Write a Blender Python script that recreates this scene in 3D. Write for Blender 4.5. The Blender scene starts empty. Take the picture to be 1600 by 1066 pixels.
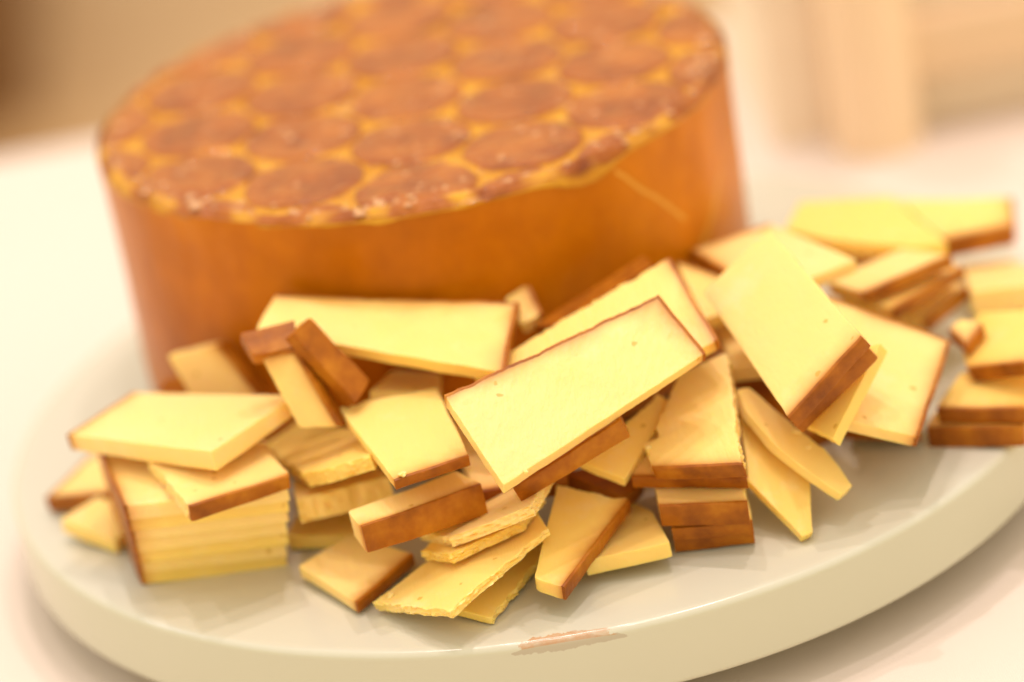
import bpy, math, random
from mathutils import Vector, Matrix, noise

sc = bpy.context.scene
# ---------------------------------------------------------------- camera
cam_d = bpy.data.cameras.new('camera'); cam = bpy.data.objects.new('camera', cam_d)
sc.collection.objects.link(cam); sc.camera = cam
cam_d.sensor_width = 36.0; cam_d.lens = 123.93
cam_d.clip_start = 0.05; cam_d.clip_end = 60
R_ = Vector((0.9817, -0.1069, -0.1579)); F_ = Vector((0.0331, 0.9109, -0.4114)).normalized()
R_ = (R_ - F_*R_.dot(F_)).normalized(); U_ = R_.cross(F_)
cam.matrix_world = Matrix(((R_.x, U_.x, -F_.x, -0.0480), (R_.y, U_.y, -F_.y, -1.1833), (R_.z, U_.z, -F_.z, 0.5522), (0, 0, 0, 1)))
cam_d.dof.use_dof = True; cam_d.dof.focus_distance = 1.138; cam_d.dof.aperture_fstop = 2.9
# ---------------------------------------------------------------- world and lamps
w = bpy.data.worlds.new('World'); sc.world = w; w.use_nodes = True
# the room: pale ceiling above, warm wooden surroundings lower down
wt = w.node_tree; tc = wt.nodes.new('ShaderNodeTexCoord'); sx = wt.nodes.new('ShaderNodeSeparateXYZ'); wr = wt.nodes.new('ShaderNodeValToRGB')
wt.links.new(tc.outputs['Generated'], sx.inputs[0]); wt.links.new(sx.outputs[2], wr.inputs['Fac'])
e0, e1 = wr.color_ramp.elements
e0.position = .05; e0.color = (.90, .67, .20, 1); e1.position = .42; e1.color = (.95, .83, .68, 1)
wt.links.new(wr.outputs['Color'], wt.nodes['Background'].inputs[0])
wt.nodes['Background'].inputs[1].default_value = 1.10

def lamp(name, loc, target, power, col, size, spread=180):
    d = bpy.data.lights.new(name, 'AREA'); d.shape = 'DISK'; d.size = size; d.energy = power; d.color = col
    d.spread = math.radians(spread)
    o = bpy.data.objects.new(name, d); sc.collection.objects.link(o); o.location = loc
    o.rotation_euler = (Vector(target)-Vector(loc)).to_track_quat('-Z', 'Y').to_euler()
    return o
T0 = (0, 0, 0)
lamp('ceiling_spot', (0.42, 0.34, 2.1), T0, 8.0, (1.0, 0.81, 0.82), 0.05)
lamp('ceiling_spot', (-0.45, 0.15, 2.1), T0, 4.2, (1.0, 0.81, 0.82), 0.05)
lamp('ceiling_spot', (0.15, -0.20, 2.3), T0, 5.9, (1.0, 0.81, 0.82), 0.05)
lamp('ceiling_spot', (-0.02, 0.62, 2.2), T0, 8.0, (1.0, 0.81, 0.82), 0.05)
lamp('cool_side_light', (-1.5, 0.45, 1.3), T0, 2, (0.80, 0.82, 1.0), 0.35)  # weak unseen light added on the left for a cooler tint
sc.view_settings.view_transform = 'Standard'; sc.view_settings.look = 'None'
sc.view_settings.exposure = 0.23; sc.view_settings.gamma = 1.0

# ---------------------------------------------------------------- materials
class NT:
    def __init__(s, name):
        s.m = bpy.data.materials.new(name); s.m.use_nodes = True; s.t = s.m.node_tree; s.b = s.t.nodes['Principled BSDF']
        s.out = s.t.nodes['Material Output']
    def n(s, typ, **kw):
        x = s.t.nodes.new(typ)
        for k, v in kw.items():
            if k.startswith('i_'):
                k = k[2:]; k = int(k) if k.isdigit() else k
                x.inputs[k].default_value = v
            else: setattr(x, k, v)
        return x
    def l(s, a, b): s.t.links.new(a, b)
    def coord(s): return s.n('ShaderNodeTexCoord').outputs['Object']
    def noise(s, scale, detail=4, rough=.55, vec=None):
        x = s.n('ShaderNodeTexNoise'); x.inputs['Scale'].default_value = scale; x.inputs['Detail'].default_value = detail
        x.inputs['Roughness'].default_value = rough
        s.l(vec or s.coord(), x.inputs['Vector']); return x.outputs['Fac']
    def ramp(s, fac, stops):
        x = s.n('ShaderNodeValToRGB'); e = x.color_ramp.elements
        while len(e) < len(stops): e.new(.5)
        for k, (p, c) in enumerate(stops):
            e[k].position = p; e[k].color = tuple(c)+(1,) if len(c) == 3 else c
        s.l(fac, x.inputs['Fac']); return x.outputs['Color']
    def mix(s, fac, a, b):
        x = s.n('ShaderNodeMix', data_type='RGBA')
        if isinstance(fac, float): x.inputs[0].default_value = fac
        else: s.l(fac, x.inputs[0])
        for v, i in ((a, 6), (b, 7)):
            if isinstance(v, tuple): x.inputs[i].default_value = v+(1,)
            else: s.l(v, x.inputs[i])
        return x.outputs[2]
    def math(s, op, a, b=0.0, c=0.0):
        x = s.n('ShaderNodeMath', operation=op)
        for i, v in enumerate((a, b, c)):
            if isinstance(v, (int, float)): x.inputs[i].default_value = v
            else: s.l(v, x.inputs[i])
        return x.outputs[0]
    def bump(s, h, strength, dist):
        x = s.n('ShaderNodeBump'); x.inputs['Strength'].default_value = strength; x.inputs['Distance'].default_value = dist
        s.l(h, x.inputs['Height'])
        return x
def g(v): return lambda: v

def mat_paste():
    m = NT('cheese_paste'); b = m.b
    oi = m.n('ShaderNodeObjectInfo'); va = m.n('ShaderNodeVectorMath', operation='MULTIPLY_ADD')
    cb = m.n('ShaderNodeCombineXYZ'); [m.l(oi.outputs['Random'], cb.inputs[k]) for k in range(3)]
    m.l(cb.outputs[0], va.inputs[0]); va.inputs[1].default_value = (3.1, 2.3, 1.7); m.l(m.n('ShaderNodeTexCoord').outputs['Object'], va.inputs[2])
    m.coord = lambda: va.outputs[0]
    at = m.n('ShaderNodeAttribute', attribute_name='rindness').outputs['Fac']
    hue = m.n('ShaderNodeAttribute', attribute_name='tone').outputs['Fac']
    n1 = m.noise(22, 3); n2 = m.noise(160, 4, .6)
    base = m.mix(hue, (0.96, 0.655, 0.15), (0.97, 0.69, 0.28))
    base = m.mix(m.math('MULTIPLY', m.math('SUBTRACT', n1, .42), .9), base, (0.96, 0.66, 0.11))
    nb = m.noise(38, 5, .7)
    base = m.mix(m.ramp(nb, [(.56, (0, 0, 0)), (.74, (.38, .38, .38))]), base, (0.97, 0.76, 0.46))
    at2 = m.math('ADD', at, m.math('MULTIPLY', m.math('SUBTRACT', n2, .5), .25))
    at2 = m.math('MULTIPLY', at2, m.math('GREATER_THAN', at, .004))
    col = m.mix(m.ramp(at2, [(0.02, (0, 0, 0)), (.45, (.45, .45, .45)), (.9, (1, 1, 1))]), base, (0.56, 0.21, 0.025))
    # small eyes in the paste
    v = m.n('ShaderNodeTexVoronoi'); v.inputs['Scale'].default_value = 150
    nv = m.n('ShaderNodeTexNoise'); nv.inputs['Scale'].default_value = 400; m.l(m.coord(), nv.inputs['Vector'])
    mv = m.n('ShaderNodeVectorMath', operation='MULTIPLY_ADD'); m.l(nv.outputs['Color'], mv.inputs[0]); mv.inputs[1].default_value = (.0025,)*3; m.l(m.coord(), mv.inputs[2])
    m.l(mv.outputs[0], v.inputs['Vector'])
    vs = m.n('ShaderNodeSeparateColor'); m.l(v.outputs['Color'], vs.inputs[0])
    pick = m.math('GREATER_THAN', vs.outputs[0], .86)
    hole = m.math('MULTIPLY', pick, m.math('LESS_THAN', v.outputs['Distance'], .15))
    col = m.mix(m.math('MULTIPLY', hole, .7), col, (0.60, 0.34, 0.03))
    m.l(col, b.inputs['Base Color'])
    b.inputs['Roughness'].default_value = .40; b.inputs['Specular IOR Level'].default_value = .4
    b.inputs['Subsurface Weight'].default_value = .42; b.inputs['Subsurface Radius'].default_value = (1, .55, .12)
    b.inputs['Subsurface Scale'].default_value = .006
    dm = m.n('ShaderNodeMapping'); dm.inputs['Scale'].default_value = (1, .05, 1); dm.inputs['Rotation'].default_value = (.3, .2, .5); m.l(m.coord(), dm.inputs[0])
    h = m.math('ADD', m.math('MULTIPLY', n2, .35), m.math('MULTIPLY', m.noise(700, 3), .1))
    h = m.math('ADD', h, m.math('MULTIPLY', m.noise(420, 3, .6, dm.outputs[0]), .6))      # drag marks of the knife
    h = m.math('SUBTRACT', h, m.math('MULTIPLY', hole, 2.0))
    bp = m.bump(h, .6, .0007); m.l(bp.outputs[0], b.inputs['Normal'])
    return m.m
def mat_rind():
    m = NT('smoked_rind'); b = m.b
    n1 = m.noise(60, 5, .6); n2 = m.noise(400, 3)
    col = m.ramp(n1, [(.3, (0.20, 0.052, 0.003)), (.5, (0.37, 0.115, 0.004)), (.7, (0.52, 0.20, 0.010))])
    m.l(col, b.inputs['Base Color'])
    b.inputs['Roughness'].default_value = .45; b.inputs['Specular IOR Level'].default_value = .25
    b.inputs['Subsurface Weight'].default_value = .15; b.inputs['Subsurface Radius'].default_value = (1, .4, .1); b.inputs['Subsurface Scale'].default_value = .002
    bp = m.bump(m.math('ADD', n1, m.math('MULTIPLY', n2, .5)), .6, .0008); m.l(bp.outputs[0], b.inputs['Normal'])
    return m.m
def mat_side():
    m = NT('wheel_side_rind'); b = m.b
    mp = m.n('ShaderNodeMapping'); mp.inputs['Scale'].default_value = (1, 1, .45); m.l(m.coord(), mp.inputs[0])
    n1 = m.noise(14, 5, .6, mp.outputs[0]); n3 = m.noise(60, 4, .6)
    col = m.ramp(m.math('ADD', m.math('MULTIPLY', n1, .75), m.math('MULTIPLY', n3, .25)), [(.30, (0.33, 0.090, 0.0005)), (.5, (0.50, 0.150, 0.0005)), (.70, (0.68, 0.235, 0.001))])
    geo = m.n('ShaderNodeSeparateXYZ'); m.l(m.coord(), geo.inputs[0])     # two pale scratches
    ang = m.math('ARCTAN2', geo.outputs[1], geo.outputs[0])
    for a0, z0, sl in ((-.876, .078, -.12), (-.62, .055, .10)):
        u = m.math('SUBTRACT', ang, a0)
        dz = m.math('ABSOLUTE', m.math('SUBTRACT', m.math('SUBTRACT', geo.outputs[2], z0), m.math('ADD', m.math('MULTIPLY', u, sl), m.math('MULTIPLY', n3, .006))))
        k = m.math('MULTIPLY', m.math('LESS_THAN', dz, .0011), m.math('LESS_THAN', m.math('ABSOLUTE', u), .13))
        col = m.mix(m.math('MULTIPLY', k, .6), col, (0.78, 0.46, 0.08))
    m.l(col, b.inputs['Base Color']); b.inputs['Roughness'].default_value = .33; b.inputs['Specular IOR Level'].default_value = .2
    b.inputs['Subsurface Weight'].default_value = .2; b.inputs['Subsurface Radius'].default_value = (1, .4, .1); b.inputs['Subsurface Scale'].default_value = .004
    bp = m.bump(m.math('ADD', n1, m.math('MULTIPLY', m.noise(300, 4), .3)), .5, .002); m.l(bp.outputs[0], b.inputs['Normal'])
    return m.m
def mat_top():
    m = NT('wheel_top_crust'); b = m.b
    at = m.n('ShaderNodeAttribute', attribute_name='disc').outputs['Fac']
    n1 = m.noise(55, 5, .65); n2 = m.noise(260, 4, .7)
    gap = m.ramp(n1, [(.35, (0.56, 0.24, 0.012)), (.65, (0.74, 0.40, 0.03))])
    dsc = m.ramp(n1, [(.3, (0.22, 0.052, 0.008)), (.5, (0.37, 0.105, 0.012)), (.72, (0.50, 0.17, 0.018))])
    f = m.math('ADD', at, m.math('MULTIPLY', m.math('SUBTRACT', n1, .5), .12))
    col = m.mix(m.ramp(f, [(.3, (0, 0, 0)), (.7, (1, 1, 1))]), gap, dsc)
    m.l(col, b.inputs['Base Color']); b.inputs['Roughness'].default_value = .30; b.inputs['Specular IOR Level'].default_value = .22
    b.inputs['Coat Weight'].default_value = .15; b.inputs['Coat Roughness'].default_value = .06
    b.inputs['Subsurface Weight'].default_value = .15; b.inputs['Subsurface Radius'].default_value = (1, .4, .1); b.inputs['Subsurface Scale'].default_value = .003
    bp = m.bump(m.math('ADD', n1, m.math('MULTIPLY', n2, .6)), .8, .0025); m.l(bp.outputs[0], b.inputs['Normal'])
    return m.m
def mat_board():
    m = NT('sage_painted_board'); b = m.b
    n1 = m.noise(9, 4); n2 = m.noise(500, 2)
    col = m.mix(n1, (0.565, 0.565, 0.45), (0.60, 0.60, 0.48))
    # one chip in the paint of the rim: bare reddish wood and grey undercoat
    sx = m.n('ShaderNodeSeparateXYZ'); m.l(m.coord(), sx.inputs[0])
    nz = m.math('MULTIPLY', m.math('SUBTRACT', m.noise(150, 5, .7), .5), .018)
    def blob(cx, cz, rx, rz):
        a = m.math('DIVIDE', m.math('SUBTRACT', m.math('ADD', sx.outputs[0], nz), cx), rx)
        c = m.math('DIVIDE', m.math('SUBTRACT', m.math('ADD', sx.outputs[2], m.math('MULTIPLY', nz, .22)), cz), rz)
        d = m.math('ADD', m.math('MULTIPLY', a, a), m.math('MULTIPLY', c, c))
        y = m.math('LESS_THAN', sx.outputs[1], -.15)
        return m.math('MULTIPLY', y, m.math('LESS_THAN', d, 1.0))
    rr = m.math('SQRT', m.math('ADD', m.math('MULTIPLY', sx.outputs[0], sx.outputs[0]), m.math('MULTIPLY', sx.outputs[1], sx.outputs[1])))
    col = m.mix(m.math('MULTIPLY', m.math('GREATER_THAN', rr, .1935), blob(-.010, -.0030, .019, .0016)), col, (0.47, 0.43, 0.33))
    rr = m.math('SQRT', m.math('ADD', m.math('MULTIPLY', sx.outputs[0], sx.outputs[0]), m.math('MULTIPLY', sx.outputs[1], sx.outputs[1])))
    a = m.math('DIVIDE', m.math('SUBTRACT', m.math('ADD', sx.outputs[0], nz), -.0115), .0150)
    c = m.math('DIVIDE', m.math('SUBTRACT', m.math('ADD', rr, m.math('MULTIPLY', nz, .4)), .1944), .0030)
    d = m.math('LESS_THAN', m.math('ADD', m.math('MULTIPLY', a, a), m.math('MULTIPLY', c, c)), 1.0)
    d = m.math('MULTIPLY', d, m.math('MULTIPLY', m.math('LESS_THAN', sx.outputs[1], -.1), m.math('GREATER_THAN', sx.outputs[2], -.0022)))
    col = m.mix(m.math('MULTIPLY', d, m.ramp(m.noise(260, 4), [(.3, (.25, .25, .25)), (.6, (.7, .7, .7))])), col, (0.50, 0.23, 0.08))
    m.l(col, b.inputs['Base Color'])
    b.inputs['Roughness'].default_value = .2; b.inputs['Specular IOR Level'].default_value = .5
    bp = m.bump(m.math('ADD', m.noise(30, 3), m.math('MULTIPLY', n2, .15)), .12, .001); m.l(bp.outputs[0], b.inputs['Normal'])
    return m.m
def mat_simple(name, c1, c2, scale, rough, bump=.2, dist=.001):
    m = NT(name); n = m.noise(scale, 5)
    m.l(m.mix(n, c1, c2), m.b.inputs['Base Color']); m.b.inputs['Roughness'].default_value = rough
    bp = m.bump(n, bump, dist); m.l(bp.outputs[0], m.b.inputs['Normal'])
    return m.m
def mat_cloth():
    m = NT('cream_tablecloth'); b = m.b
    wv = m.n('ShaderNodeTexWave', bands_direction='X'); wv.inputs['Scale'].default_value = 420; m.l(m.coord(), wv.inputs['Vector'])
    wu = m.n('ShaderNodeTexWave', bands_direction='Y'); wu.inputs['Scale'].default_value = 420; m.l(m.coord(), wu.inputs['Vector'])
    m.l(m.mix(m.noise(5, 4), (0.73, 0.64, 0.55), (0.77, 0.68, 0.59)), b.inputs['Base Color'])
    b.inputs['Roughness'].default_value = .85; b.inputs['Specular IOR Level'].default_value = .2
    h = m.math('ADD', m.math('MULTIPLY', m.math('ADD', wv.outputs['Fac'], wu.outputs['Fac']), .08), m.math('MULTIPLY', m.noise(14, 3), 3.0))
    bp = m.bump(h, .35, .002); m.l(bp.outputs[0], b.inputs['Normal'])
    return m.m
def mat_wood(name, c1, c2, scale=(2, 30, 2), rough=.5):
    m = NT(name); mp = m.n('ShaderNodeMapping'); mp.inputs['Scale'].default_value = scale; m.l(m.coord(), mp.inputs[0])
    n = m.noise(3, 6, .6, mp.outputs[0])
    m.l(m.ramp(n, [(.3, c1), (.7, c2)]), m.b.inputs['Base Color']); m.b.inputs['Roughness'].default_value = rough
    return m.m
PASTE, RIND, SIDE, TOP, BOARD, CLOTH = mat_paste(), mat_rind(), mat_side(), mat_top(), mat_board(), mat_cloth()

# ---------------------------------------------------------------- helpers
def link(o, parent=None):
    sc.collection.objects.link(o)
    if parent: o.parent = parent
    return o
def mesh_obj(name, verts, faces, mat, parent=None, attrs=None, sharp=38):
    me = bpy.data.meshes.new(name); me.from_pydata(verts, [], faces); me.update()
    me.materials.append(mat)
    if attrs:
        for k, vals in attrs.items():
            a = me.attributes.new(k, 'FLOAT', 'POINT'); a.data.foreach_set('value', vals)
    me.polygons.foreach_set('use_smooth', [True]*len(me.polygons))
    import bmesh
    bm = bmesh.new(); bm.from_mesh(me); bmesh.ops.recalc_face_normals(bm, faces=bm.faces)
    for e in bm.edges:
        if len(e.link_faces) == 2 and e.calc_face_angle(0) > math.radians(sharp): e.smooth = False
    bm.to_mesh(me); bm.free()
    return link(bpy.data.objects.new(name, me), parent)
def tag(o, label=None, cat=None, group=None, kind=None):
    if label: o['label'] = label
    if cat: o['category'] = cat
    if group: o['group'] = group
    if kind: o['kind'] = kind
    return o
def thing(name, loc, label, cat, group=None):
    o = link(bpy.data.objects.new(name, None)); o.location = loc; o.empty_display_size = .01
    return tag(o, label, cat, group)
def lathe(prof, seg=160, cx=0, cy=0, wob=None):
    vs, fs = [], []
    for (r, z) in prof:
        for k in range(seg):
            a = 2*math.pi*k/seg; dr, dz = wob(a, r, z) if wob else (0, 0)
            vs.append((cx+(r+dr)*math.cos(a), cy+(r+dr)*math.sin(a), z+dz))
    for j in range(len(prof)-1):
        for k in range(seg):
            fs.append((j*seg+k, j*seg+(k+1) % seg, (j+1)*seg+(k+1) % seg, (j+1)*seg+k))
    return vs, fs
def arc(cr, cz, r, a0, a1, n=6):
    return [(cr+r*math.cos(math.radians(a0+(a1-a0)*i/n)), cz+r*math.sin(math.radians(a0+(a1-a0)*i/n))) for i in range(n+1)]
def nz(x, y, z, s): return noise.noise(Vector((x*s, y*s, z*s)))

# ---------------------------------------------------------------- table, floor, background
GAP = 0.014; TB = 0.0258; ZT = -TB-GAP
def slab(x0, x1, y0, y1, z0, z1, r=.01):
    vs, fs = [], []
    pr = [(0, z0), (0, z1-r)]+[(r-r*math.cos(math.radians(a)), z1-r+r*math.sin(math.radians(a))) for a in (22, 45, 67, 90)]
    for ins, z in pr:
        vs += [(x0+ins, y0+ins, z), (x1-ins, y0+ins, z), (x1-ins, y1-ins, z), (x0+ins, y1-ins, z)]
    for j in range(len(pr)-1):
        for k in range(4): fs.append((j*4+k, j*4+(k+1) % 4, j*4+4+(k+1) % 4, j*4+4+k))
    n = len(pr)*4; fs.append((n-4, n-3, n-2, n-1)); fs.append((3, 2, 1, 0))
    return vs, fs
FLOORM = mat_wood('brown_floor_boards', (0.50, 0.29, 0.12), (0.66, 0.41, 0.19), (1, 7, 1), .45)
v, f = slab(-4, 5, -3, 7, -.83, -.78, .002)
tag(mesh_obj('floor', v, f, FLOORM), kind='structure')
tb = thing('table', (0, 0, ZT-.75), 'table under a cream cloth, carrying the cheese board', 'table')
v, f = slab(-.85, 1.1, -.75, .465, .725-.0, .75)
o = mesh_obj('tablecloth', v, f, CLOTH, tb)
LEGM = mat_wood('dark_table_wood', (.10, .05, .02), (.16, .09, .04))
for x, y in ((-.75, -.65), (1.0, -.65), (-.75, .37), (1.0, .37)):
    v, f = slab(x-.03, x+.03, y-.03, y+.03, -.0, .7249, .004)
    mesh_obj('leg', v, f, LEGM, tb)

PEACH = mat_wood('peach_wood', (0.86, 0.74, 0.58), (0.90, 0.78, 0.62), (2, 2, 20))
def boxat(name, x0, x1, y0, y1, z0, z1, mat, parent=None, r=.004):
    v, f = slab(x0, x1, y0, y1, z0, z1, r); return mesh_obj(name, v, f, mat, parent)
tag(boxat('wooden_block', .137, .290, .280, .42, ZT, .25, PEACH), 'blurred tall peach-coloured wooden block standing on the cloth behind the cheese', 'block')
v, f = lathe([(.0004, ZT), (.020, ZT), (.020, .22), (.0004, .22)], 48, .181, .264)
tag(mesh_obj('wooden_post', v, f, mat_wood('orange_wood', (0.88, 0.67, 0.45), (0.90, 0.70, 0.48))), 'blurred round orange-toned wooden post in front of the tall wooden block', 'post')
tag(boxat('wooden_bar', .198, .50, .262, .2795, -.012, .014, mat_wood('tan_wood', (0.74, 0.54, 0.34), (0.78, 0.58, 0.38)), r=.003), 'blurred tan bar at the upper right behind the cheese', 'bar')
tag(boxat('wooden_chest', -1.9, -.40, 2.6, 3.6, -.78, -.40, mat_wood('dark_chest_wood', (0.13, 0.052, 0.012), (0.18, 0.08, 0.018))), 'blurred dark brown chest on the floor beyond the table, in the upper left corner', 'chest')
# ---------------------------------------------------------------- round board
RB = 0.1959
bd = thing('round_board', (0, 0, -TB), 'round grey-green painted board with a chipped rim, under the cheese', 'board')
e = .0028
prof = [(0.0004, TB), (.05, TB), (.1, TB), (.15, TB), (RB-e*1.6, TB)]+arc(RB-e, TB-e, e, 80, 0)+arc(RB-e, e, e, 0, -90)+[(.1, 0), (0.0004, 0)]
def bw(a, r, z):
    # the chip: a shallow dent in the upper edge near the viewer
    if r > RB-.008 and z > TB-.006:
        d = ((a-math.radians(266.5))/.10)**2
        if d < 1: return (-.0013*(1-d)*(1 if r > RB-.003 else .2), -.0006*(1-d)*(1+.5*nz(a*40, z*300, 0, 1)))
    return (0, 0)
v, f = lathe(prof, 320, wob=bw); 
v = [(x, y, z-TB) for x, y, z in v]     # local origin at the top face so that the chip's material sits on it
o = mesh_obj('disc', v, f, BOARD, bd, sharp=60); o.location = (0, 0, TB)
v, f = lathe([(.0004, 0), (.09, 0), (.09, -GAP), (.0004, -GAP)], 96)
mesh_obj('foot', v, f, LEGM, bd, sharp=30)

# ---------------------------------------------------------------- cheese wheel
WX, WY, WH, WR = -.0243, .0490, .1046, .1180
wh = thing('round_cheese', (WX, WY, 0), 'whole round cheese wheel with brown rind and disc-patterned glossy top', 'cheese')
def sw(a, r, z):
    if r < .01: return (0, 0)
    c, s = math.cos(a), math.sin(a)
    return (.0010*nz(c*3, s*3, z*25, 1)+.0004*nz(c*18, s*18, z*90, 1), 0)
rb = .0118
prof = [(.0004, .0005), (.06, .0003)]+arc(.1172-rb, rb, rb, -90, 0, 8)+[(.1176, z) for z in (.02, .03, .045, .06, .075, .09)]+[(.1180, .1005), (.1178, .1030)]
v, f = lathe(prof, 300, wob=sw); mesh_obj('side_rind', v, f, SIDE, wh, sharp=60)
# top crust: fine disc with round medallions in a hexagonal lattice
A1 = Vector((.0378, -.0245)); A2 = Vector((.0020, .0450)); O0 = Vector((-.0022, -.0110))
CEN = [O0+A1*i+A2*j for i in range(-6, 7) for j in range(-6, 7)]
def top_h(x, y):
    d = min((Vector((x, y))-c).length for c in CEN)
    wv = .0009*nz(x, y, .3, 60)
    t = max(0, min(1, (.0223+wv-d)/.0015)); t = t*t*(3-2*t)
    r = math.hypot(x, y)
    edge = max(0, min(1, (.1165-r)/.0055))
    t *= edge
    lip = math.exp(-((r-.1150)/.0016)**2)*.0010
    h = .0022*t + .0004*math.cos(min(1, d/.022)*1.57)*t + .0009*nz(x, y, 1.7, 120)*.8 + .0005*nz(x, y, 5, 330) + lip*(1+.9*nz(x, y, 4, 90))
    return h, t
vs, fs, dv = [], [], []
NR, NA = 120, 420
for j in range(NR+1):
    r = .1182*(j/NR)**.85 if j else .0002
    for k in range(NA):
        a = 2*math.pi*k/NA; x, y = r*math.cos(a), r*math.sin(a)
        h, t = top_h(x, y)
        z = .1046-.0010+h-.0012*max(0, (r-.1155)/.0027)
        rr = 1+(.004*nz(x, y, 9, 55)+.002*nz(x, y, 9, 260) if j > NR-2 else 0)
        vs.append((x*rr, y*rr, z)); dv.append(max(t, min(1, max(0, (r-.1105)/.003))*min(1, .75+1.2*nz(x, y, 2, 70))))
for j in range(NR):
    for k in range(NA): fs.append((j*NA+k, j*NA+(k+1) % NA, (j+1)*NA+(k+1) % NA, (j+1)*NA+k))
base = len(vs)
for k in range(NA):
    a = 2*math.pi*k/NA; c, s = math.cos(a), math.sin(a)
    hang = .0020+.0022*max(0, nz(c*9, s*9, 1, 1))+.0050*math.exp(-((a-math.radians(296))/.10)**2)
    vs.append((.1181*c, .1181*s, .1046-.0012-hang)); dv.append(0)
for k in range(NA): fs.append((NR*NA+k, NR*NA+(k+1) % NA, base+(k+1) % NA, base+k))
mesh_obj('top_crust', vs, fs, TOP, wh, {'disc': dv}, sharp=70)

# glossy beads added on the crust to give glints, too many to count
rn = random.Random(5); vs, fs = [], []
for _ in range(380):
    a = rn.uniform(0, 6.283); r = .1165*math.sqrt(rn.random()) if rn.random() < .6 else rn.uniform(.108, .1165)
    x, y = r*math.cos(a), r*math.sin(a); R = rn.uniform(.0006, .0016) if rn.random() < .93 else rn.uniform(.002, .003); z0 = .1036+top_h(x, y)[0]-.0002; b0 = len(vs)
    for j in range(4):
        ph = j*math.pi/8
        for k in range(8): vs.append((x+R*math.cos(ph)*math.cos(k*.785), y+R*math.cos(ph)*math.sin(k*.785), z0+R*.5*math.sin(ph)))
    for j in range(3):
        for k in range(8): fs.append((b0+j*8+k, b0+j*8+(k+1) % 8, b0+j*8+8+(k+1) % 8, b0+j*8+8+k))
    fs.append(tuple(b0+24+k for k in range(8)))
GLINT = NT('glint_bead_gloss'); GLINT.b.inputs['Base Color'].default_value = (.62, .30, .10, 1); GLINT.b.inputs['Roughness'].default_value = .06
GLINT.b.inputs['Specular IOR Level'].default_value = .8; GLINT.b.inputs['Coat Weight'].default_value = 1
tag(mesh_obj('glint_beads', vs, fs, GLINT.m, wh, sharp=80), kind='stuff')

# ---------------------------------------------------------------- cheese slices
def offset_poly(P, edges, d):
    """move the listed edges of a CCW polygon inward by d"""
    n = len(P); L = []
    for i in range(n):
        a, b = P[i], P[(i+1) % n]; t = (b-a).normalized(); nn = Vector((-t.y, t.x))
        o = d if i in edges else 0.0
        L.append((a+nn*o, t))
    out = []
    for i in range(n):
        (p, t), (q, u) = L[i-1], L[i]
        cr = t.x*u.y-t.y*u.x
        if abs(cr) < .15: out.append(q.copy()); continue
        k = ((q-p).x*u.y-(q-p).y*u.x)/cr
        out.append(p+t*k)
    return out
def seg_dist(p, a, b):
    ab = b-a; t = max(0, min(1, (p-a).dot(ab)/ab.length_squared)); return (p-a-ab*t).length

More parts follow.
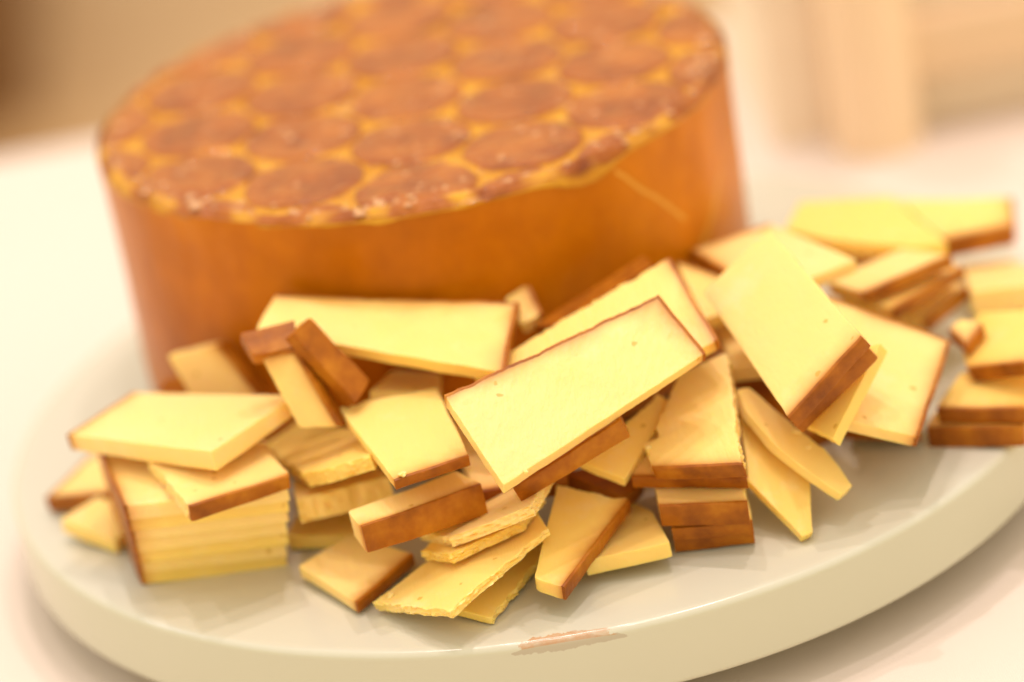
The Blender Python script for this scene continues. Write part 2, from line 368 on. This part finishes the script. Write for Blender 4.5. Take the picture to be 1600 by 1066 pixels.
def build_slice(spec, idx):
    _id, org, ax, nrm, th, poly, rind, rough, label = spec
    N_ = Vector(nrm).normalized(); X_ = Vector(ax); X_ = (X_-N_*X_.dot(N_)).normalized(); Y_ = N_.cross(X_)
    rn = random.Random(idx*7+1)
    P = [Vector((a, b))/1000 for a, b in poly]; n = len(P)
    full = rind == 'F'; rind = rind.replace('F', '')
    ri = [int(c) for c in rind]; ro = [int(c) for c in rough]
    Q = offset_poly(P, ri, .0011)
    sd = idx*3.7
    step = .0009
    pcen = sum(P, Vector((0, 0)))/n; rn_r = rn.uniform(.0003, .0010)
    outer, inner, eid, base, offs = [], [], [], [], []
    for i in range(n):
        a, b = P[i], P[(i+1) % n]; qa, qb = Q[i], Q[(i+1) % n]
        L = (b-a).length; m = max(3, int(L/step)); t = (b-a).normalized(); nn = Vector((-t.y, t.x))
        for k in range(m):
            s = k/m
            p = a.lerp(b, s); q = qa.lerp(qb, s)
            w = min(1, min(s, 1-s)*L/.002)
            amp = (.0009 if i in ri else .0016) if i in ro else .00028
            d = abs(nz(p.x, p.y, sd, 110))*amp*.8+abs(nz(p.x, p.y, sd+4, 260))*amp*.6+abs(nz(p.x, p.y, sd+9, 620))*amp*.4
            if i in ri:                                  # gentle waves and nicks in the rind
                d += .0007*max(0, nz(p.x, p.y, sd+3, 60))
            d = d*w + .0007*abs(nz(p.x, p.y, sd+5, 45))*w
            c = .0006*(1-min(1, min(s, 1-s)*L/.0009))    # slightly worn corners
            cd = min(s, 1-s)*L; rd = rn_r*max(0, 1-cd/.0022)**2
            gc = (pcen-p).normalized()*rd
            p = p+gc; q = q+gc
            outer.append(p+nn*d); inner.append(q+nn*d); eid.append(i); base.append(q); offs.append(nn*d)
    M = len(outer)
    cen = sum(inner, Vector((0, 0)))/M
    for k in (0,):
        pass
    bend = rn.uniform(-.0007, .0007); bx, by = rn.uniform(-1, 1), rn.uniform(-1, 1)
    def surf(p):
        return bend*((p.x*bx+p.y*by)/.02)**2*.5 + .00022*nz(p.x, p.y, sd, 90)
    tx, ty = rn.uniform(-5, 5), rn.uniform(-5, 5)
    def tk(p): return th*max(.7, min(1.25, 1+tx*p.x+ty*p.y))
    def rindness(p):
        if not ri: return 0.0
        d = min(seg_dist(p, Q[i], Q[(i+1) % n]) for i in ri)
        return math.exp(-d/(.0025+.0019*nz(p.x, p.y, sd, 70)))
    vs, fs, at = [], [], []
    def put(p, z, r=None):
        vs.append(X_*p.x+Y_*p.y+N_*z); at.append(rindness(p) if r is None else r)
    # top rings from the centre out, side rings, bottom rings
    rings = []
    def ring(pts, zs):
        b0 = len(vs)
        for p, z in zip(pts, zs): put(p, z)
        rings.append(b0)
    fr = [.97, .8, .6, .42, .28, .18, .11, .065, .035, .014]
    for s in fr:
        pts = [p.lerp(cen, s)+o*max(0, 1-s/.2) for p, o in zip(base, offs)]; ring(pts, [surf(p) for p in pts])
    ring([p.lerp(cen, .004) for p in inner], [surf(p)-.00004 for p in inner])
    ns = 6
    for j in range(ns):
        s = (j+.35)/(ns-.3)
        pts, zs = [], []
        for p, e_, kk in zip(inner, eid, range(M)):
            i = e_; a, b = P[i], P[(i+1) % n]; t = (b-a).normalized(); nn = Vector((-t.y, t.x))
            if i in ro: d = .0016*(nz(p.x, p.y, sd+s*4, 260)*.7+nz(p.x, p.y, sd+s*9, 640)*.5)+.0004*s
            elif i in ri: d = 0
            else: d = .00016*nz(p.x, p.y, sd+s*5, 240)
            pts.append(p+nn*d); zs.append(surf(p)-.00012-(tk(p)-.00024)*s)
        ring(pts, zs)
    for s in (.01, .06, .2, .5, .97):
        pts = [p.lerp(cen, s)+o*max(0, 1-s/.2) for p, o in zip(base, offs)]; ring(pts, [surf(p)-tk(p) for p in pts])
    for a, b in zip(rings[:-1], rings[1:]):
        for k in range(M): fs.append((a+k, b+k, b+(k+1) % M, a+(k+1) % M))
    fs.append(tuple(rings[0]+k for k in range(M))); fs.append(tuple(rings[-1]+M-1-k for k in range(M)))
    root = thing('cheese_slice', Vector(org)-N_*th, label, 'cheese slice', 'cut slices of smoked cheese')
    off = N_*th
    vs = [v_+off for v_ in vs]
    tone = rn.uniform(.1, .9)
    mesh_obj('rind' if full else 'paste', vs, fs, RIND if full else PASTE, root, {'rindness': at, 'tone': [tone]*len(at)})
    # rind strips
    if ri:
        vs2, fs2 = [], []
        runs = []; cur = []
        order = sorted(ri)
        # join neighbouring edges into one run
        used = set()
        for i in order:
            if i in used: continue
            if (i-1) % n in ri and (i-1) % n not in used and len(ri) < n: continue
            r_ = [i]; used.add(i)
            while (r_[-1]+1) % n in ri and (r_[-1]+1) % n not in used: r_.append((r_[-1]+1) % n); used.add(r_[-1])
            runs.append(r_)
        for i in order:
            if i not in used: runs.append([i]); used.add(i)
        for r_ in runs:
            ids = []
            for i in r_: ids += [k for k in range(M) if eid[k] == i]
            ids.append((ids[-1]+1) % M)
            closed = len(r_) == n
            b0 = len(vs2); sec = 10
            for kk in ids:
                po, pi = outer[kk], inner[kk]
                dirv = (pi-po); 
                if dirv.length < 1e-6:
                    po = po; pi = po+(cen-po).normalized()*.0003; dirv = pi-po
                zt = surf(pi); zb = zt-tk(pi)
                def wv(z): return .00022*nz(po.x*1.0, po.y, sd+z*200, 330)
                w_ = dirv.normalized()
                sect = [(pi+w_*.00012, zt+.00002), (pi, zt+.00005), (po.lerp(pi, .4), zt+.00003), (po.lerp(pi, .12), zt-.00012), (po+w_*wv(.2), zt-.0005),
                        (po+w_*wv(.5), (zt+zb)/2), (po+w_*wv(.8), zb+.0005), (po.lerp(pi, .15), zb+.0001), (pi, zb-.00003), (pi+w_*.00012, zb)]
                for p, z in sect: vs2.append(X_*p.x+Y_*p.y+N_*z+off)
            K = len(ids)
            for a in range(K-1):
                for b in range(sec): fs2.append((b0+a*sec+b, b0+(a+1)*sec+b, b0+(a+1)*sec+(b+1) % sec, b0+a*sec+(b+1) % sec))
            fs2.append(tuple(b0+b for b in range(sec))); fs2.append(tuple(b0+(K-1)*sec+sec-1-b for b in range(sec)))
        mesh_obj('rind', vs2, fs2, RIND, root)
    return root

# each slice: key, centre of its upper face (m), local x axis, normal, thickness, outline (mm), rind edges, torn edges, label
SLICES = [
('S1', [-0.12625, -0.08353, 0.05067], [0.6629, 0.7487, 0.0001], [-0.0853, 0.0753, 0.9935], 0.0062, [(-22.2, -36.2), (20.0, -39.0), (18.7, 37.6), (-16.5, 37.6)], '2', '', 'thick pale slice lying topmost on the left heap, its raw corner pointing at the viewer'),
('S2', [-0.11374, -0.11066, 0.04268], [0.3026, -0.9531, 0.0021], [0.0523, 0.0188, 0.9985], 0.0048, [(-23.7, -18.6), (23.3, -18.6), (22.1, 18.4), (-21.7, 18.7)], '1', '0', 'slice with one brown rind edge, lying on top of the tall left stack'),
('S4', [-0.15892, -0.02934, 0.00961], [0.5502, 0.8349, 0.0169], [-0.1118, 0.0536, 0.9923], 0.006, [(-15.7, -15.1), (12.6, -19.9), (19.4, 17.5), (-16.4, 17.5)], '23', '', 'blurred slice lying flat at the far left edge of the board, brown rind in front'),
('S5', [-0.15979, -0.06066, 0.00793], [0.7537, 0.6563, 0.0351], [0.0518, -0.1126, 0.9923], 0.0055, [(-8.2, -14.9), (10.4, -9.7), (8.0, 12.3), (-10.1, 12.3)], '', '', 'small yellow slice flat on the board just left of the tall left stack'),
('S6', [-0.07865, -0.09924, 0.03548], [0.8798, 0.4438, 0.1701], [-0.2702, 0.1725, 0.9472], 0.006, [(-14.2, -11.9), (-11.0, -23.5), (-0.3, -42.0), (16.0, -15.6), (12.7, 46.5), (-3.3, 46.5)], '', '4105', 'pale crumbly-edged slice behind the rinded slice of the left heap'),
('S7', [-0.07575, -0.1015, 0.025], [0.9854, 0.1702, -0.0067], [-0.0215, 0.163, 0.9864], 0.009, [(-16.7, -11.1), (16.3, -12.8), (14.1, 12.0), (-13.6, 12.0)], '', '0', 'yellow slice with a saw-toothed lower edge, between the left stack and the brown bar'),
('S8', [-0.07936, -0.09514, 0.006], [0.2907, 0.9567, -0.0123], [0.0219, 0.0062, 0.9997], 0.005, [(-11.1, -13.1), (6.2, -18.3), (13.6, 15.7), (-8.6, 15.7)], '', '', 'yellow slice lying flat on the board in the shade right of the left stack'),
('S9', [-0.11329, -0.04654, 0.04846], [0.9038, -0.3763, 0.2037], [-0.4142, -0.8891, 0.195], 0.007, [(-10.7, -6.1), (17.9, -13.0), (7.0, 9.5), (-14.2, 9.5)], '1', '', 'small upright slice at the left in front of the wheel, lit along its top'),
('S10', [-0.08209, -0.10429, 0.062], [0.9095, -0.3962, 0.126], [-0.4158, -0.8685, 0.2698], 0.008, [(-2.7, -13.2), (13.1, -14.6), (1.7, 13.9), (-12.1, 13.9)], '21', '', 'leaning slice with thick brown rind along its top, left of the long white slice'),
('S11', [-0.04855, -0.0832, 0.07014], [0.957, -0.2662, -0.1157], [0.03, -0.3059, 0.9516], 0.0052, [(-45.4, -4.6), (43.8, -23.3), (43.6, 13.9), (-42.0, 13.9)], '21', '2', 'long white slice lying across the back against the wheel'),
('S14', [0.01869, -0.1114, 0.05853], [0.1882, -0.9235, -0.3342], [-0.1545, -0.3639, 0.9186], 0.0048, [(-16.0, -41.3), (24.6, -33.9), (18.0, 37.6), (-26.6, 37.6)], '2', '3', 'long slice directly behind the large central slice, its corner rising highest'),
('S15', [0.0091, -0.14221, 0.06343], [0.9426, 0.3114, 0.1203], [0.0769, -0.5532, 0.8295], 0.005, [(-41.0, -22.7), (42.1, -11.1), (40.3, 16.9), (-41.4, 16.9)], '21', '2', 'large central slice leaning towards the viewer, brown rind round its top and sides'),
('S16', [0.0006, -0.14753, 0.0459], [0.95, -0.1346, 0.2818], [-0.3062, -0.2239, 0.9252], 0.0075, [(-19.9, -13.6), (21.0, -2.1), (19.2, 7.8), (-20.3, 7.8)], '10', '', 'brown-edged slice tucked right under the large central slice'),
('S17', [-0.04838, -0.12647, 0.04949], [0.9936, 0.1106, -0.0219], [0.0326, -0.096, 0.9948], 0.0035, [(-10.8, -28.4), (15.6, -23.5), (14.8, 25.9), (-19.7, 25.9)], '0', '2', 'square pale slice left of the large central slice, dark rind along its front'),
('S18', [-0.05173, -0.14442, 0.0338], [0.9379, 0.3464, 0.0159], [-0.0528, 0.0974, 0.9938], 0.01, [(-22.2, -7.1), (21.5, -11.3), (20.5, 9.2), (-19.7, 9.2)], '0', '', 'thick bar-like slice showing a broad brown rind to the front'),
('S19', [-0.02782, -0.1399, 0.0234], [0.807, 0.5817, 0.1018], [-0.2875, 0.2364, 0.9281], 0.0035, [(-21.6, -5.2), (-5.1, -34.8), (22.9, -10.8), (18.4, 25.4), (-14.5, 25.4)], '', '3104', 'crumbly torn slice right of the brown bar'),
('S19b', [-0.03085, -0.14318, 0.01875], [0.6575, 0.7531, 0.0224], [-0.2266, 0.1692, 0.9592], 0.0035, [(-20.8, -1.3), (-2.0, -20.1), (19.8, -13.3), (17.5, 17.3), (-14.6, 17.3)], '', '3104', 'crumbly torn slice directly beneath another crumbly one in the middle front'),
('S20', [-0.03811, -0.15786, 0.01377], [0.8203, 0.5444, 0.1752], [-0.2634, 0.0877, 0.9607], 0.003, [(-24.2, -22.3), (23.3, -18.6), (31.3, -1.0), (-3.0, 20.9), (-27.3, 20.9)], '', '304', 'long ragged slice reaching furthest to the front left on the board'),
('S21', [-0.02294, -0.15244, 0.005], [0.6477, 0.7613, 0.0309], [0.0192, -0.0568, 0.9982], 0.003, [(-27.0, -9.1), (27.1, -2.9), (27.2, 6.0), (-27.3, 6.0)], '', '0', 'narrow yellow slice under the long ragged one, nearest the front rim of the board'),
('S22', [-0.00454, -0.1578, 0.01592], [0.823, -0.5533, -0.1285], [0.0202, -0.1976, 0.9801], 0.005, [(-6.2, -5.6), (-0.9, -21.9), (10.7, -23.0), (12.1, 25.2), (-15.7, 25.2)], '2', '3', 'slice in the middle front with brown rind down its right side'),
('S23', [0.01731, -0.14389, 0.00885], [0.8657, 0.5005, 0.0066], [-0.0418, 0.0593, 0.9974], 0.006, [(-25.6, -8.9), (-0.8, -24.1), (11.4, 1.3), (13.0, 15.9), (1.9, 15.9)], '', '', 'shaded yellow slice flat on the board left of the brown-fronted stack'),
('S24', [0.04241, -0.13405, 0.03731], [0.9708, 0.0567, 0.233], [-0.2169, -0.2071, 0.954], 0.0055, [(-10.4, 4.6), (-10.9, -1.4), (-16.5, -1.1), (-17.3, -15.1), (10.5, -33.1), (16.7, -4.8), (23.1, 25.5), (4.8, 25.5)], '3', '542107', 'crumbly pale slice on top of the brown-fronted stack'),
('S24b', [0.04266, -0.12519, 0.02754], [0.9933, 0.106, 0.0459], [-0.0327, -0.1235, 0.9918], 0.0045, [(-23.7, -14.6), (11.3, -33.3), (22.3, 24.0), (-9.9, 24.0)], '0', '3', 'second slice from the top of the brown-fronted stack, jutting out to the left'),
('S24c', [0.04362, -0.13514, 0.0205], [0.9983, 0.058, -0.0055], [0.0085, -0.0524, 0.9986], 0.008, [(-17.5, -19.7), (10.6, -29.5), (19.2, 24.6), (-12.2, 24.6)], '0', '', 'thickest slice in the middle of the brown-fronted stack'),
('S24d', [0.04558, -0.13752, 0.0105], [0.9989, -0.0458, -0.0051], [0.0051, -0.0019, 1.0], 0.0048, [(-14.5, -19.5), (12.3, -23.6), (14.3, 21.6), (-12.2, 21.6)], '0', '', 'second slice from the bottom of the brown-fronted stack'),
('S24e', [0.04598, -0.13564, 0.0052], [0.9973, -0.0739, -0.004], [0.004, -0.0009, 1.0], 0.0048, [(-14.1, -19.5), (12.7, -22.5), (12.8, 21.0), (-11.4, 21.0)], '0', '', 'bottom slice of the brown-fronted stack, lying on the board'),
('S25', [0.06889, -0.14181, 0.01743], [0.1764, -0.8287, -0.5312], [0.1694, -0.5061, 0.8457], 0.0035, [(1.3, -10.9), (27.3, -1.9), (26.5, 2.3), (5.9, 10.2), (-25.7, 0.1), (-35.3, 0.1)], '', '4', 'yellow pointed slice leaning just right of the brown-fronted stack'),
('S26', [0.07645, -0.13773, 0.02524], [0.7513, 0.6027, -0.2687], [0.5059, -0.2646, 0.821], 0.0032, [(-8.4, 16.7), (-9.7, -0.1), (-4.4, -16.7), (0.4, -26.7), (7.9, -24.3), (10.5, -6.4), (6.1, 5.3), (1.7, 26.1), (-4.1, 26.1)], '', '5', 'narrow pointed slice slanting down to the board, the rightmost of the two yellow wedges'),
('S27', [0.07989, -0.12025, 0.062], [0.2626, -0.9338, -0.2431], [-0.4876, -0.3458, 0.8017], 0.006, [(-35.2, -14.3), (37.1, -19.2), (33.1, 16.7), (-35.0, 16.7)], '1', '', 'big slice standing high at the right centre, small holes in its face'),
('S27b', [0.08248, -0.1139, 0.055], [0.2586, -0.9361, -0.2383], [-0.4834, -0.339, 0.8071], 0.006, [(-35.3, -14.1), (37.0, -19.0), (33.9, 16.6), (-35.6, 16.6)], '1', '', 'slice pressed against the underside of the big holed slice'),
('S28', [0.09138, -0.13482, 0.03943], [0.8121, -0.5107, 0.2823], [-0.4754, -0.2985, 0.8276], 0.005, [(-13.0, -8.7), (4.1, -21.0), (17.7, 14.9), (-8.9, 14.9)], '', '', 'slice showing only a lower corner between the big holed slice and its right neighbour'),
('S29', [0.1132, -0.11746, 0.03377], [0.8463, -0.3702, -0.3831], [0.2881, -0.2869, 0.9136], 0.0042, [(-6.6, -31.8), (19.1, -27.5), (17.0, 29.6), (-29.5, 29.6)], '21', '1', 'slice at the right with brown rind around its curved top and right side'),
('S30', [0.08693, -0.05211, 0.05489], [0.9548, 0.2972, -0.0051], [0.0005, 0.0154, 0.9999], 0.0045, [(-18.2, -30.7), (22.2, -24.5), (14.2, 27.6), (-18.1, 27.6)], '23', '', 'pale slice behind the big holed slice, touching the wheel'),
('S32', [0.12747, -0.009, 0.04048], [0.3523, 0.9296, -0.1088], [0.1604, 0.0546, 0.9855], 0.0045, [(-17.3, 7.7), (-19.0, -22.4), (-12.4, -33.6), (37.3, -5.3), (21.1, 26.8), (-9.6, 26.8)], '', '', 'blurred large pale slice at the back right of the heap'),
('S33', [0.16967, 0.00712, 0.03], [0.9742, -0.2053, -0.0936], [0.0906, -0.0237, 0.9956], 0.008, [(-8.9, -22.0), (17.6, -10.1), (17.7, 16.0), (-26.4, 16.0)], '10', '', 'blurred slice farthest right at the back, brown rind on its right and front'),
('S31', [0.1279, -0.05256, 0.04159], [0.8766, 0.481, -0.0165], [-0.0462, 0.1182, 0.9919], 0.004, [(-20.4, -12.2), (20.4, -12.9), (17.9, 12.5), (-17.9, 12.5)], '0', '', 'topmost slice of the slanting pile of slices at the right back'),
('S31b', [0.13342, -0.05293, 0.03576], [0.8078, 0.588, -0.0413], [0.0185, 0.0447, 0.9988], 0.0045, [(-20.0, -14.4), (21.4, -10.0), (19.5, 12.2), (-20.9, 12.2)], '0', '', 'middle slice of the slanting pile at the right back, dark rind to the front'),
('S31c', [0.1409, -0.04619, 0.02493], [0.8097, 0.5758, 0.1136], [-0.1136, -0.0362, 0.9929], 0.0045, [(-11.7, -12.5), (12.4, -10.9), (15.4, 11.7), (-16.0, 11.7)], '0', '', 'lowest slice of the slanting pile at the right back'),
('S34', [0.17337, -0.02558, 0.01906], [0.994, -0.0798, -0.0755], [0.0914, 0.22, 0.9712], 0.008, [(-14.9, -28.8), (18.4, -24.7), (7.7, 26.8), (-11.3, 26.8)], '', '', 'thick yellow-sided slice cut off by the picture’s right side, just behind a pale slice'),
('S35', [0.15898, -0.09132, 0.02583], [0.7431, 0.6096, 0.2762], [-0.3871, 0.0549, 0.9204], 0.006, [(-17.8, 3.7), (-14.6, -37.7), (15.8, -13.9), (14.9, 23.9), (1.6, 23.9)], '0', '', 'pale slice cut off by the right side of the picture, above the two-slice stack'),
('S36', [0.14714, -0.08523, 0.028], [0.8522, 0.4503, 0.2663], [-0.181, -0.2238, 0.9577], 0.005, [(-6.5, -7.6), (6.6, -3.9), (3.4, 5.8), (-3.5, 5.8)], '03', '', 'small brown end of a slice peeking out beside the right-hand slices'),
('S37', [0.15304, -0.10733, 0.01474], [0.973, -0.223, 0.0599], [-0.0633, -0.0079, 0.998], 0.006, [(-22.5, -9.4), (16.5, -21.5), (19.7, 15.4), (-13.7, 15.4)], '0', '', 'upper slice of the two-slice stack at the lower right'),
('S37b', [0.1493, -0.10458, 0.00774], [0.9273, -0.3716, 0.044], [-0.0343, 0.0325, 0.9989], 0.007, [(-20.1, -16.4), (14.9, -19.9), (20.6, 18.2), (-15.5, 18.2)], '0', '', 'bottom slice of the two-slice stack at the lower right, on the board'),
('S38', [0.11479, -0.09548, 0.01039], [0.8881, -0.4531, -0.0777], [0.0689, -0.0358, 0.997], 0.007, [(-9.8, -14.8), (16.0, -11.6), (9.5, 13.2), (-15.8, 13.2)], '0', '', 'dark rinded slice in the shade under the right-hand slice'),
('S39', [0.02508, -0.12707, 0.03323], [0.6169, -0.7069, -0.346], [0.0596, -0.3964, 0.9161], 0.004, [(-5.7, -21.0), (10.9, -17.0), (1.0, 19.0), (-6.1, 19.0)], '', '3', 'yellow slice slanting down behind the brown-fronted stack, under the central slice'),
('S41', [-0.07482, -0.12986, 0.0065], [0.8266, 0.5602, 0.0531], [-0.0228, -0.0609, 0.9979], 0.0042, [(-15.4, -20.5), (16.5, -12.9), (10.8, 16.7), (-12.0, 16.7)], '0', '', 'shaded slice flat on the board under the brown bar'),
('S12', [-0.00161, -0.07633, 0.06479], [0.9299, 0.1651, 0.3286], [-0.1992, -0.5249, 0.8275], 0.006, [(-5.4, -6.6), (4.0, -7.5), (6.1, 7.1), (-4.6, 7.1)], '1', '', 'small brown-edged slice peeking up right of the long white slice'),
('S13', [0.02342, -0.07964, 0.06557], [0.9029, 0.3649, 0.2274], [-0.2564, 0.0326, 0.966], 0.006, [(-20.7, -6.3), (21.3, -5.1), (23.2, 5.7), (-23.8, 5.7)], 'F', '', 'slice seen by its long brown rind just behind the long back slice'),
('S43', [0.06381, -0.06475, 0.052], [0.8728, -0.2451, -0.4222], [0.352, -0.2832, 0.8921], 0.006, [(0.8, -17.9), (12.4, -3.8), (1.7, 10.8), (-14.8, 10.8)], '2', '', 'slice visible in the gap left of the big holed slice'),
('S40', [-0.04457, -0.08171, 0.04674], [0.3586, 0.9138, -0.1905], [0.1695, 0.137, 0.976], 0.006, [(-10.6, -14.3), (13.8, -6.6), (12.2, 10.4), (-15.4, 10.4)], '', '', 'slice in the shadow below the long white slice'),
('S45', [-0.08809, -0.09448, 0.078], [0.9868, 0.1613, -0.014], [0.1051, -0.5723, 0.8133], 0.006, [(-8.0, -4.7), (8.1, -6.0), (10.0, 5.3), (-10.1, 5.3)], 'F', '', 'slice standing upright with its brown rind towards the viewer, above the leaning slice'),
('S44', [-0.06919, -0.102, 0.07], [0.6305, 0.7708, 0.0919], [0.6164, -0.5691, 0.5442], 0.005, [(-4.4, -17.1), (7.1, -14.2), (4.1, 15.6), (-6.9, 15.6)], 'F', '', 'thick brown rinded end standing upright behind the leaning slice, left of the long white slice'),
('F1', [0.01582, -0.12125, 0.01576], [0.8542, 0.4677, -0.2271], [0.2628, -0.0114, 0.9648], 0.006, [(-5.0, -14.0), (10.3, -5.7), (8.1, 9.9), (-13.3, 9.9)], 'F', '', 'dark brown rinded slice in the shade behind the slices of the middle front'),
('F2', [0.07135, -0.08352, 0.02], [0.9959, 0.058, 0.0701], [-0.0695, -0.0114, 0.9975], 0.006, [(-9.3, -23.8), (7.7, -24.4), (9.1, 24.1), (-7.5, 24.1)], 'F', '', 'dark brown filler slice added in the gap between the brown-fronted stack and the big holed slice'),  # added filler, its dark rind colour stands in for shade in the gap
('F5', [-0.01627, -0.10411, 0.02577], [0.9924, -0.0636, -0.1057], [0.1034, -0.0376, 0.9939], 0.006, [(-13.0, -30.2), (19.4, -23.5), (13.5, 26.8), (-19.9, 26.8)], '0', '', 'slice buried under the left half of the large central slice'),
('F7', [-0.12374, -0.03977, 0.03978], [0.9937, 0.0139, -0.1111], [0.1112, -0.0043, 0.9938], 0.006, [(-12.8, -11.2), (10.6, -16.5), (9.7, 13.8), (-7.5, 13.8)], 'F', '', 'brown rind end peeping out behind the thick topmost slice at the left'),
('F9', [0.12711, -0.01616, 0.02901], [0.9468, -0.2903, -0.1393], [0.173, 0.094, 0.9804], 0.006, [(-10.5, -25.6), (12.3, -24.8), (17.5, 25.2), (-19.3, 25.2)], '', '', 'deep yellow shaded slice under the blurred large pale slice at the back right'),
('F10', [0.07846, -0.06966, 0.036], [0.9993, -0.0061, -0.037], [0.0368, -0.0302, 0.9989], 0.006, [(-15.0, -26.3), (11.0, -30.3), (17.1, 28.3), (-13.1, 28.3)], '', '', 'slice buried behind the big holed slice'),
('F12', [0.08144, -0.07908, 0.006], [0.9435, 0.3313, 0.001], [-0.0011, -0.0001, 1.0], 0.006, [(-16.7, -18.4), (15.9, -19.7), (14.8, 19.0), (-14.0, 19.0)], 'F', '', 'brown slice lying on the board in the shade under the big holed slice'),  # filler added beneath the heap for support and darkness
('S3_0', [-0.12312, -0.09746, 0.0372], [0.1723, -0.985, -0.0063], [0.0183, -0.0032, 0.9998], 0.00532, [(-40.0, -27.4), (14.8, -27.4), (32.7, 26.7), (-7.5, 28.1)], '0', '', 'top slice of the tall left stack, half covered by the rinded slice'),
('S3_1', [-0.12358, -0.09489, 0.0319], [0.172, -0.9851, -0.0064], [0.0179, -0.0034, 0.9998], 0.00532, [(-39.7, -27.0), (14.8, -27.0), (32.4, 26.0), (-7.5, 28.0)], '0', '', 'second slice from the top of the tall left stack'),
('S3_2', [-0.12411, -0.09262, 0.0266], [0.1721, -0.9851, -0.0061], [0.0178, -0.0031, 0.9998], 0.00532, [(-39.2, -26.6), (15.3, -26.6), (32.2, 25.8), (-8.3, 27.4)], '0', '', 'third slice from the top of the tall left stack'),
('S3_3', [-0.12474, -0.0901, 0.0213], [0.1687, -0.9857, -0.006], [0.0174, -0.0031, 0.9998], 0.00532, [(-38.5, -26.1), (15.3, -26.1), (31.5, 25.2), (-8.3, 27.1)], '0', '', 'fourth slice from the top of the tall left stack'),
('S3_4', [-0.1253, -0.08756, 0.016], [0.1744, -0.9847, -0.006], [0.0175, -0.003, 0.9998], 0.00532, [(-38.6, -25.7), (15.5, -25.7), (31.6, 25.0), (-8.4, 26.5)], '0', '', 'fifth slice from the top of the tall left stack'),
('S3_5', [-0.12588, -0.08538, 0.0107], [0.1726, -0.985, -0.0057], [0.0169, -0.0028, 0.9999], 0.00532, [(-38.0, -25.5), (15.8, -25.5), (31.0, 24.5), (-8.8, 26.5)], '0', '', 'sixth slice from the top of the tall left stack'),
('S3_6', [-0.12649, -0.08308, 0.0054], [0.1681, -0.9857, -0.0056], [0.0164, -0.0029, 0.9999], 0.00532, [(-37.7, -25.1), (16.1, -25.1), (30.6, 24.1), (-9.0, 26.1)], '0', '', 'bottom slice of the tall left stack, its front corner on the board'),
]
for i, s in enumerate(SLICES): build_slice(s, i+1)

# loose crumbs of paste on the cut slices
def crumb(pos, label, k):
    rn = random.Random(k); R = rn.uniform(.0007, .0014); vs, fs = [], []
    import bmesh
    bm = bmesh.new(); bmesh.ops.create_icosphere(bm, subdivisions=2, radius=R)
    for v in bm.verts:
        f_ = 1+.75*nz(v.co.x, v.co.y, v.co.z+k, 900); v.co = Vector((v.co.x*f_*1.3, v.co.y*f_, v.co.z*f_*.7))
    me = bpy.data.meshes.new('cheese_crumb'); bm.to_mesh(me); bm.free(); me.materials.append(PASTE)
    for nm, val in (('rindness', 0.0), ('tone', .8)):
        a = me.attributes.new(nm, 'FLOAT', 'POINT'); a.data.foreach_set('value', [val]*len(me.vertices))
    o = link(bpy.data.objects.new('cheese_crumb', me)); o.location = pos; o.rotation_euler = (0, 0, rn.uniform(0, 6))
    tag(o, label, 'crumb', 'crumbs on the slices')
CRUMBS = [
((-0.014, -0.16915, 0.04797), 'pale crumb on the lower edge of the large central slice'),
((0.07827, -0.13354, 0.02584), 'upper of two pale crumbs on the rightmost yellow wedge'),
((0.08087, -0.13944, 0.02233), 'lower of two pale crumbs on the rightmost yellow wedge'),
((0.02841, -0.13909, 0.03335), 'pale crumb at the left edge of the top slice of the brown-fronted stack'),
((-0.06435, -0.15735, 0.00684), 'crumb on the ragged front tip of the long slice'),
((-0.0534, -0.15254, 0.04744), 'pale crumb at the front corner of the square slice above the brown bar'),
]
for k, c in enumerate(CRUMBS): crumb(c[0], c[1], k+1)
